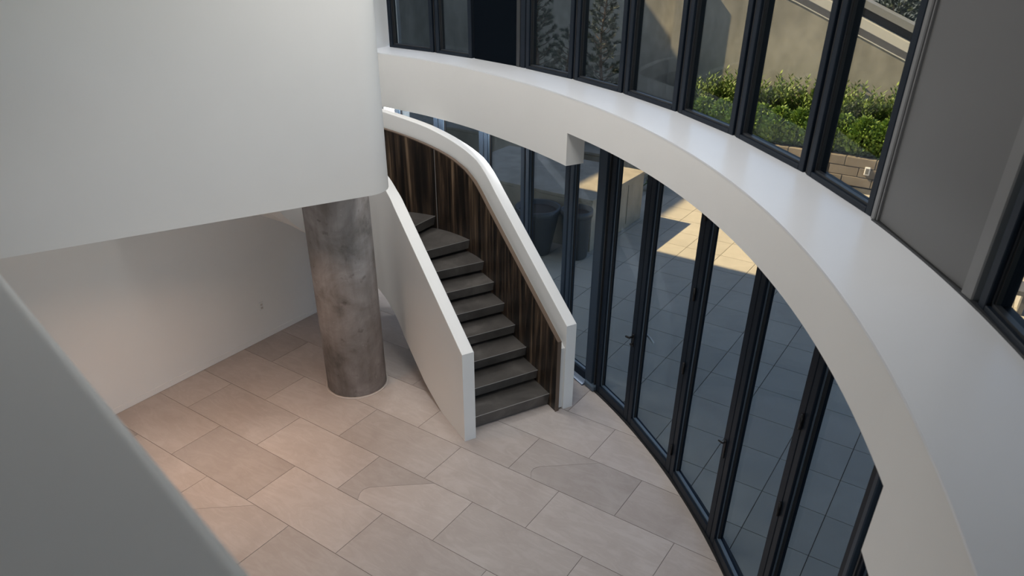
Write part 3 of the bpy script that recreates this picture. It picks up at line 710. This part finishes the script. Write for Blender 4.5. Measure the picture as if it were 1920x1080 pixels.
# raised hedge bed with block front
bed = empty('hedge_bed', uv(-2.0, 16.6)); tag(bed, 'low stone block bed holding the hedge along the back wall', 'planter')
PV = 16.37; PZ = 0.60
def inbed(o): o.parent = bed; o.matrix_parent_inverse = Matrix.Translation(-bed.location); return o
inbed(uvbox('core', -6.8, 6, PV + 0.03, VW - 0.01, -0.2, PZ - 0.06, 'tgrout'))
inbed(uvbox('soil', -6.8, 6, PV + 0.12, VW, PZ - 0.06, PZ - 0.015, 'soil'))
for row, (z0, z1) in enumerate(((0.0, 0.20), (0.20, 0.40), (0.40, 0.60))):
    u = -6.8 + (0.3 if row % 2 else 0)
    while u < 2.2:
        L_ = 0.60; inbed(uvbox('block', u + 0.006, u + L_ - 0.006, PV + random.uniform(-0.006, 0.006), PV + 0.12, z0 + 0.005, z1 - 0.005, 'block', None, 0.008)); u += L_
ob = empty('outlet_box', uv(-2.13, PV - 0.006, 0.36), TY); tag(ob, 'small pale outdoor outlet box on the hedge bed', 'outlet')
box('cover', -0.055, 0.055, -0.035, 0.0, -0.085, 0.085, 'plastic', ob, 0.01); box('inset', -0.03, 0.03, -0.039, -0.035, -0.055, 0.055, 'greyt', ob)

# ------------------------------------------------------------------ plants
def leafy(n, rx, ry, h, size, lean=0.4, needle=False):
    vs, fs = [], []
    for _ in range(n):
        a = random.uniform(0, 2 * PI); t = random.random() ** 0.6; z = random.random()
        prof = (1 - (2 * z - 0.9) ** 2 * 0.75) if not needle else (1.05 - 0.75 * z)
        prof = max(0.12, prof)
        p = Vector((rx * prof * t * math.cos(a), ry * prof * t * math.sin(a), h * z))
        d = Vector((math.cos(a) * random.uniform(.2, 1), math.sin(a) * random.uniform(.2, 1), random.uniform(-.1, 1.0) if not needle else random.uniform(0.3, 1.6))).normalized()
        s = d.cross(Vector((random.uniform(-1, 1), random.uniform(-1, 1), random.uniform(-1, 1)))).normalized()
        L_ = size * random.uniform(.7, 1.3); W_ = L_ * (0.28 if not needle else 0.13); up = d.cross(s) * L_ * 0.12
        b = len(vs); vs += [p, p + d * L_ * .5 + s * W_ + up, p + d * L_, p + d * L_ * .5 - s * W_ + up]; fs += [(b, b + 1, b + 2), (b, b + 2, b + 3)]
    return vs, fs
def spikes(n, rx, h, size):
    """upright shoots carrying whorls of pointed leaves"""
    vs, fs = [], []
    for _ in range(n):
        a = random.uniform(0, 2 * PI); r0 = rx * math.sqrt(random.random()); bx, by = r0 * math.cos(a), r0 * math.sin(a)
        top = h * random.uniform(.68, 1.0); lean = Vector((math.cos(a), math.sin(a), 0)) * r0 * 0.5
        base = Vector((bx * .6, by * .6, 0)); tip = Vector((bx, by, top)) + lean
        m_ = int(top / 0.035)
        for i in range(m_):
            t = 0.25 + 0.75 * i / m_; p = base.lerp(tip, t); aa = i * 2.4
            d = Vector((math.cos(aa), math.sin(aa), 0.9)).normalized(); s = d.cross(Vector((0, 0, 1))).normalized()
            L_ = size * (1.15 - 0.5 * t) * random.uniform(.8, 1.2); W_ = L_ * .16
            b = len(vs); vs += [p, p + d * L_ * .45 + s * W_, p + d * L_, p + d * L_ * .45 - s * W_]; fs += [(b, b + 1, b + 2), (b, b + 2, b + 3)]
    return vs, fs
def rawmesh(name, vs, fs, m, parent):
    me = bpy.data.meshes.new(name); me.from_pydata([tuple(v) for v in vs], [], fs); me.update(); me.materials.append(M[m])
    return link(name, me, None, parent)
def shrub(name, loc, label, group, geo, m, hstem):
    o = empty(name, loc); tag(o, label, 'shrub', group)
    f = rawmesh('foliage', *geo, m, o); f['kind'] = 'stuff'
    vs, fs = [], []
    for i in range(4):
        a = i * PI / 2 + random.random(); t = tube([Vector((0.02 * math.cos(a), 0.02 * math.sin(a), -0.02)), Vector((0.08 * math.cos(a), 0.08 * math.sin(a), hstem * .5)), Vector((0.13 * math.cos(a), 0.13 * math.sin(a), hstem))], [0.012, 0.009, 0.004], 5)
        b = len(vs); vs += t[0]; fs += [tuple(b + q for q in f_) for f_ in t[1]]
    mesh('stem', vs, fs, 'bark', o)
    return o
hb = [spikes(26, 0.30, 1.16 + 0.1 * i, 0.19) for i in range(3)]
u = -6.1; i = 0
ORD = ['first', 'second', 'third', 'fourth', 'fifth', 'sixth', 'seventh', 'eighth', 'ninth', 'tenth', 'eleventh', 'twelfth', 'thirteenth', 'fourteenth', 'fifteenth', 'sixteenth']
while u < -0.5:
    shrub('hedge_shrub', uv(u, 17.2 + 0.08 * (i % 2), PZ - 0.03), 'dark upright hedge shrub against the wall, %s from the left in the back row' % ORD[i], 'back row of the hedge', hb[i % 3], 'leaf_d', 0.9); u += 0.40; i += 1
hf = [leafy(1700, 0.38, 0.32, 0.72, 0.11) for i in range(3)]
u = -5.95; i = 0
while u < -0.5:
    shrub('hedge_shrub', uv(u, 16.72 + 0.05 * (i % 2), PZ - 0.03), 'low round light green hedge shrub, %s from the left in the front row' % ORD[i], 'front row of the hedge', hf[i % 3], 'leaf_l', 0.4); u += 0.44; i += 1

def pine(loc, h, label, spread, seed, t0=0.15):
    random.seed(seed); o = empty('pine_tree', loc); tag(o, label, 'tree')
    pts = [Vector((0.05 * math.sin(i * .9), 0.05 * math.cos(i * 1.3), h * i / 8)) for i in range(9)]
    vs, fs = tube(pts, [0.05 - 0.042 * i / 8 for i in range(9)], 8); mesh('trunk', vs, fs, 'bark', o, True)
    bv, bf, nv, nf = [], [], [], []
    nb = int(h * 21)
    for i in range(nb):
        t = t0 + (1 - t0) * (i + random.random()) / nb; p0 = Vector((0.05 * math.sin(t * 8 * .9), 0.05 * math.cos(t * 8 * 1.3), h * t)); a = i * 2.4 + random.uniform(-.4, .4)
        L_ = spread * (1.1 - t) * random.uniform(.6, 1.1) + 0.12; d = Vector((math.cos(a), math.sin(a), 0.35 + 0.5 * t)).normalized()
        q = p0 + d * L_; mid_ = p0.lerp(q, .5) - Vector((0, 0, .03))
        tv, tf = tube([p0, mid_, q], [0.012, 0.008, 0.004], 5); b = len(bv); bv += tv; bf += [tuple(b + x for x in f_) for f_ in tf]
        ends = [(q, d)]
        for s_ in range(max(2, int(L_ / 0.075))):
            tt = random.uniform(.3, .95); pp = p0.lerp(q, tt); aa = a + random.choice((-1, 1)) * random.uniform(.5, 1.2)
            dd = Vector((math.cos(aa), math.sin(aa), random.uniform(.1, .7))).normalized(); ends.append((pp + dd * random.uniform(.06, .16), dd))
        for (e_, dd) in ends:
            for n_ in range(34):
                ax = (dd + Vector((random.uniform(-1, 1), random.uniform(-1, 1), random.uniform(-.7, 1))) * 0.95).normalized(); s = ax.orthogonal().normalized() * 0.008
                st_ = e_ - dd * random.uniform(0, .07); L2 = random.uniform(.06, .11)
                b = len(nv); nv += [st_ - s, st_ + s, st_ + ax * L2]; nf.append((b, b + 1, b + 2))
    mesh('branches', bv, bf, 'bark', o); f = rawmesh('needles', nv, nf, 'needle', o); f['kind'] = 'stuff'
pine(uv(-8.83, 14.0, 0.69), 3.7, 'slender dark pine in the first pine window', 0.62, 3)
pine(uv(-7.25, 14.0, 0.69), 3.1, 'bushy dark pine in the second pine window', 0.62, 5, 0.1)
pine(uv(-7.85, 13.7, 0.69), 2.2, 'lower pine between the two taller ones', 0.6, 8, 0.1)
pine(uv(-9.9, 13.6, 0.69), 1.7, 'short pine at the left of the planter', 0.55, 11, 0.1)
random.seed(21)
sg = spikes(10, 0.22, 0.42, 0.20); shrub('spiky_plant', uv(-5.75, 13.6, -0.004), 'small spiky plant beside the pine planter', None, sg, 'leaf_d', 0.25)
sg = leafy(600, 0.5, 0.3, 0.7, 0.12); shrub('climber_shrub', uv(-2.6, VW + 0.8, 2.9), 'dark twiggy shrub behind the slatted fence', None, sg, 'needle', 0.5)

# low dark bench seen through the far right window
o = empty('low_bench', uv(0.98, 11.7, -0.004), TY); tag(o, 'low dark bench on the sunny terrace at far right', 'bench')
box('seat_slab', -0.2, 0.9, -0.2, 0.2, 0.30, 0.38, 'flash', o, 0.01)
for x in (-0.1, 0.75): box('leg', x, x + 0.06, -0.16, 0.16, 0.0, 0.30, 'flash', o)
# neighbouring building that shades the left of the terrace
o = uvbox('neighbour_building', -30, -16, 4, 40, -0.6, 11.2, 'neighbour'); tag(o, 'tall plain neighbouring building left of the terrace', 'building', kind='structure')
